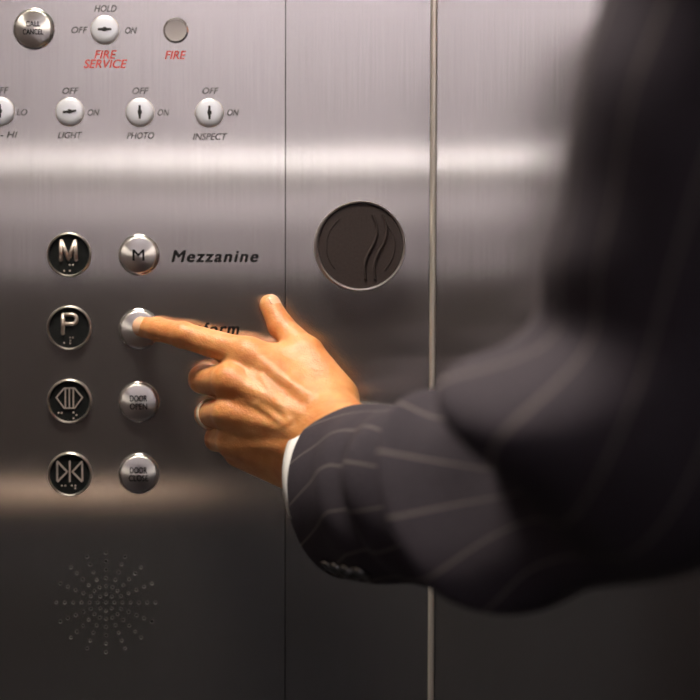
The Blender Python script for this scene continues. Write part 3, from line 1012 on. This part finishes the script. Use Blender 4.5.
uvv[len(Vs):, 0] = np.where(np.abs(xj[:, 0] - CX) < .5, xj[:, 0] / .022, 0); uvv[len(Vs):, 1] = xj[:, 2]
uv = uvv[li]
# close the seam of the tube's stripes
nls = len(Qs) * 4
q = uv[:nls].reshape(-1, 4, 2)
wrap = (q[:, :, 0].max(1) - q[:, :, 0].min(1)) > N_STR / 2
q[wrap, :, 0] = np.where(q[wrap, :, 0] < N_STR / 2, q[wrap, :, 0] + N_STR, q[wrap, :, 0])
uv[:nls] = q.reshape(-1, 2)
uvl.data.foreach_set('uv', uv.ravel().astype(np.float32))
jacket = link('suit_jacket', jm, M_SUIT, person)
jacket['label'] = 'dark pinstripe suit jacket'

# ---- cuff buttons
def surf(s, u):
    i = int(np.argmin(np.abs(SS - s))); j = int(round(u / (2 * math.pi) * NU)) % NU
    p = G[i, j]
    n = np.cross(G[i, (j+1) % NU] - G[i, j-1], G[i+1, j] - G[i-1 if i else 0, j])
    n /= np.linalg.norm(n)
    if n.dot(p - PATH[i]) < 0: n = -n
    return Vector(p), Vector(n)
BTN_ME = lathe_me([(.0072, 0), (.0075, .0012), (.0072, .0024), (.0060, .0030), (.0050, .0024), (.0022, .0021), (0, .0021)], 32)
smooth_by_angle(BTN_ME, 40)
BTN_U = 2.5
for k in range(4):
    p, n = surf(.020 + .0145 * k, BTN_U)
    o = link('cuff_button', BTN_ME, None if BTN_ME.materials else M_BUTTON, jacket)
    o.rotation_mode = 'QUATERNION'
    o.rotation_quaternion = Vector((0, -1, 0)).rotation_difference(n)
    o.location = p - n * .0003

# ---- shirt: a white cuff showing past the sleeve
def shirt():
    n = 14
    s = np.linspace(-.0115, .05, n)
    T0 = TT[0]
    path = np.array(ARM_A)[None] + s[:, None] * T0[None]
    path = path + np.interp(s, [-.0115, .02], [1, 0])[:, None] * (np.array(E1[0]) * .0085 + np.array(E2[0]) * .002)[None]
    e1 = np.repeat(E1[:1], n, 0); e2 = np.repeat(E2[:1], n, 0)
    rv = np.full(n, .0495); rd = np.full(n, .0385)
    o = sleeve(s, path, e1, e2, rv, rd, 1, False)
    i_ = sleeve(s[::-1], path[::-1], e1, e2, rv - .0016, rd - .0016, 1, False)
    A = np.concatenate([i_, o]); nr_ = len(A)
    ii, jj = np.meshgrid(np.arange(nr_ - 1), np.arange(NU), indexing='ij')
    Q_ = np.stack([ii*NU + jj, ii*NU + (jj+1) % NU, (ii+1)*NU + (jj+1) % NU, (ii+1)*NU + jj], -1).reshape(-1, 4)
    return link('shirt', np_mesh(A.reshape(-1, 3), Q_), M_SHIRT, person)
sh = shirt(); sh['label'] = 'white shirt cuff'
collar = [cap((CX, CY + .005, SH_L[2] + .065), 62, (CX, CY + .01, SH_L[2] + .085), 60, .02), ('e', (CX, CY + .01, SH_L[2] + .14), (.062, .066, .04), -.01)]
Vc, Qc = surface_nets(collar, .005)
link('shirt_collar', np_mesh(Vc, Qc), M_SHIRT, sh)

# ---- trousers and shoes
tr = [cap(HIP_L + (0, 0, .08), 105, KN_L, 74, .03), cap(KN_L, 74, FOOT_L + (0, 0, -.02), 66, .02), cap(HIP_R + (0, 0, .08), 105, KN_R, 74, .03), cap(KN_R, 74, FOOT_R + (0, 0, -.02), 66, .02),
      ('e', (CX, CY, .93), (.165, .118, .12), .04)]
Vt, Qt = surface_nets(tr, .010)
tm = np_mesh(Vt, Qt)
ul = tm.uv_layers.new(name='UVMap')
li = np.empty(len(tm.loops), np.int32); tm.loops.foreach_get('vertex_index', li)
ul.data.foreach_set('uv', np.stack([Vt[li, 0] / .022, Vt[li, 2]], 1).ravel().astype(np.float32))
link('trousers', tm, M_SUIT, person)['label'] = 'dark pinstripe suit trousers'
for F_ in (FOOT_L, FOOT_R):
    so = [('e', F_ + (0, -.03, -.035), (.045, .07, .055), .02), cap(F_ + (0, 0, -.06), 30, F_ + (0, .16, -.062), 27, .02), ('e', F_ + (0, .10, -.05), (.046, .11, .042), .02),
          ('e', F_ + (0, .05, -.19), (.2, .4, .1), -.002)]
    Vf, Qf = surface_nets(so, .006)
    link('shoe', np_mesh(Vf, Qf), M_SHOE, person)
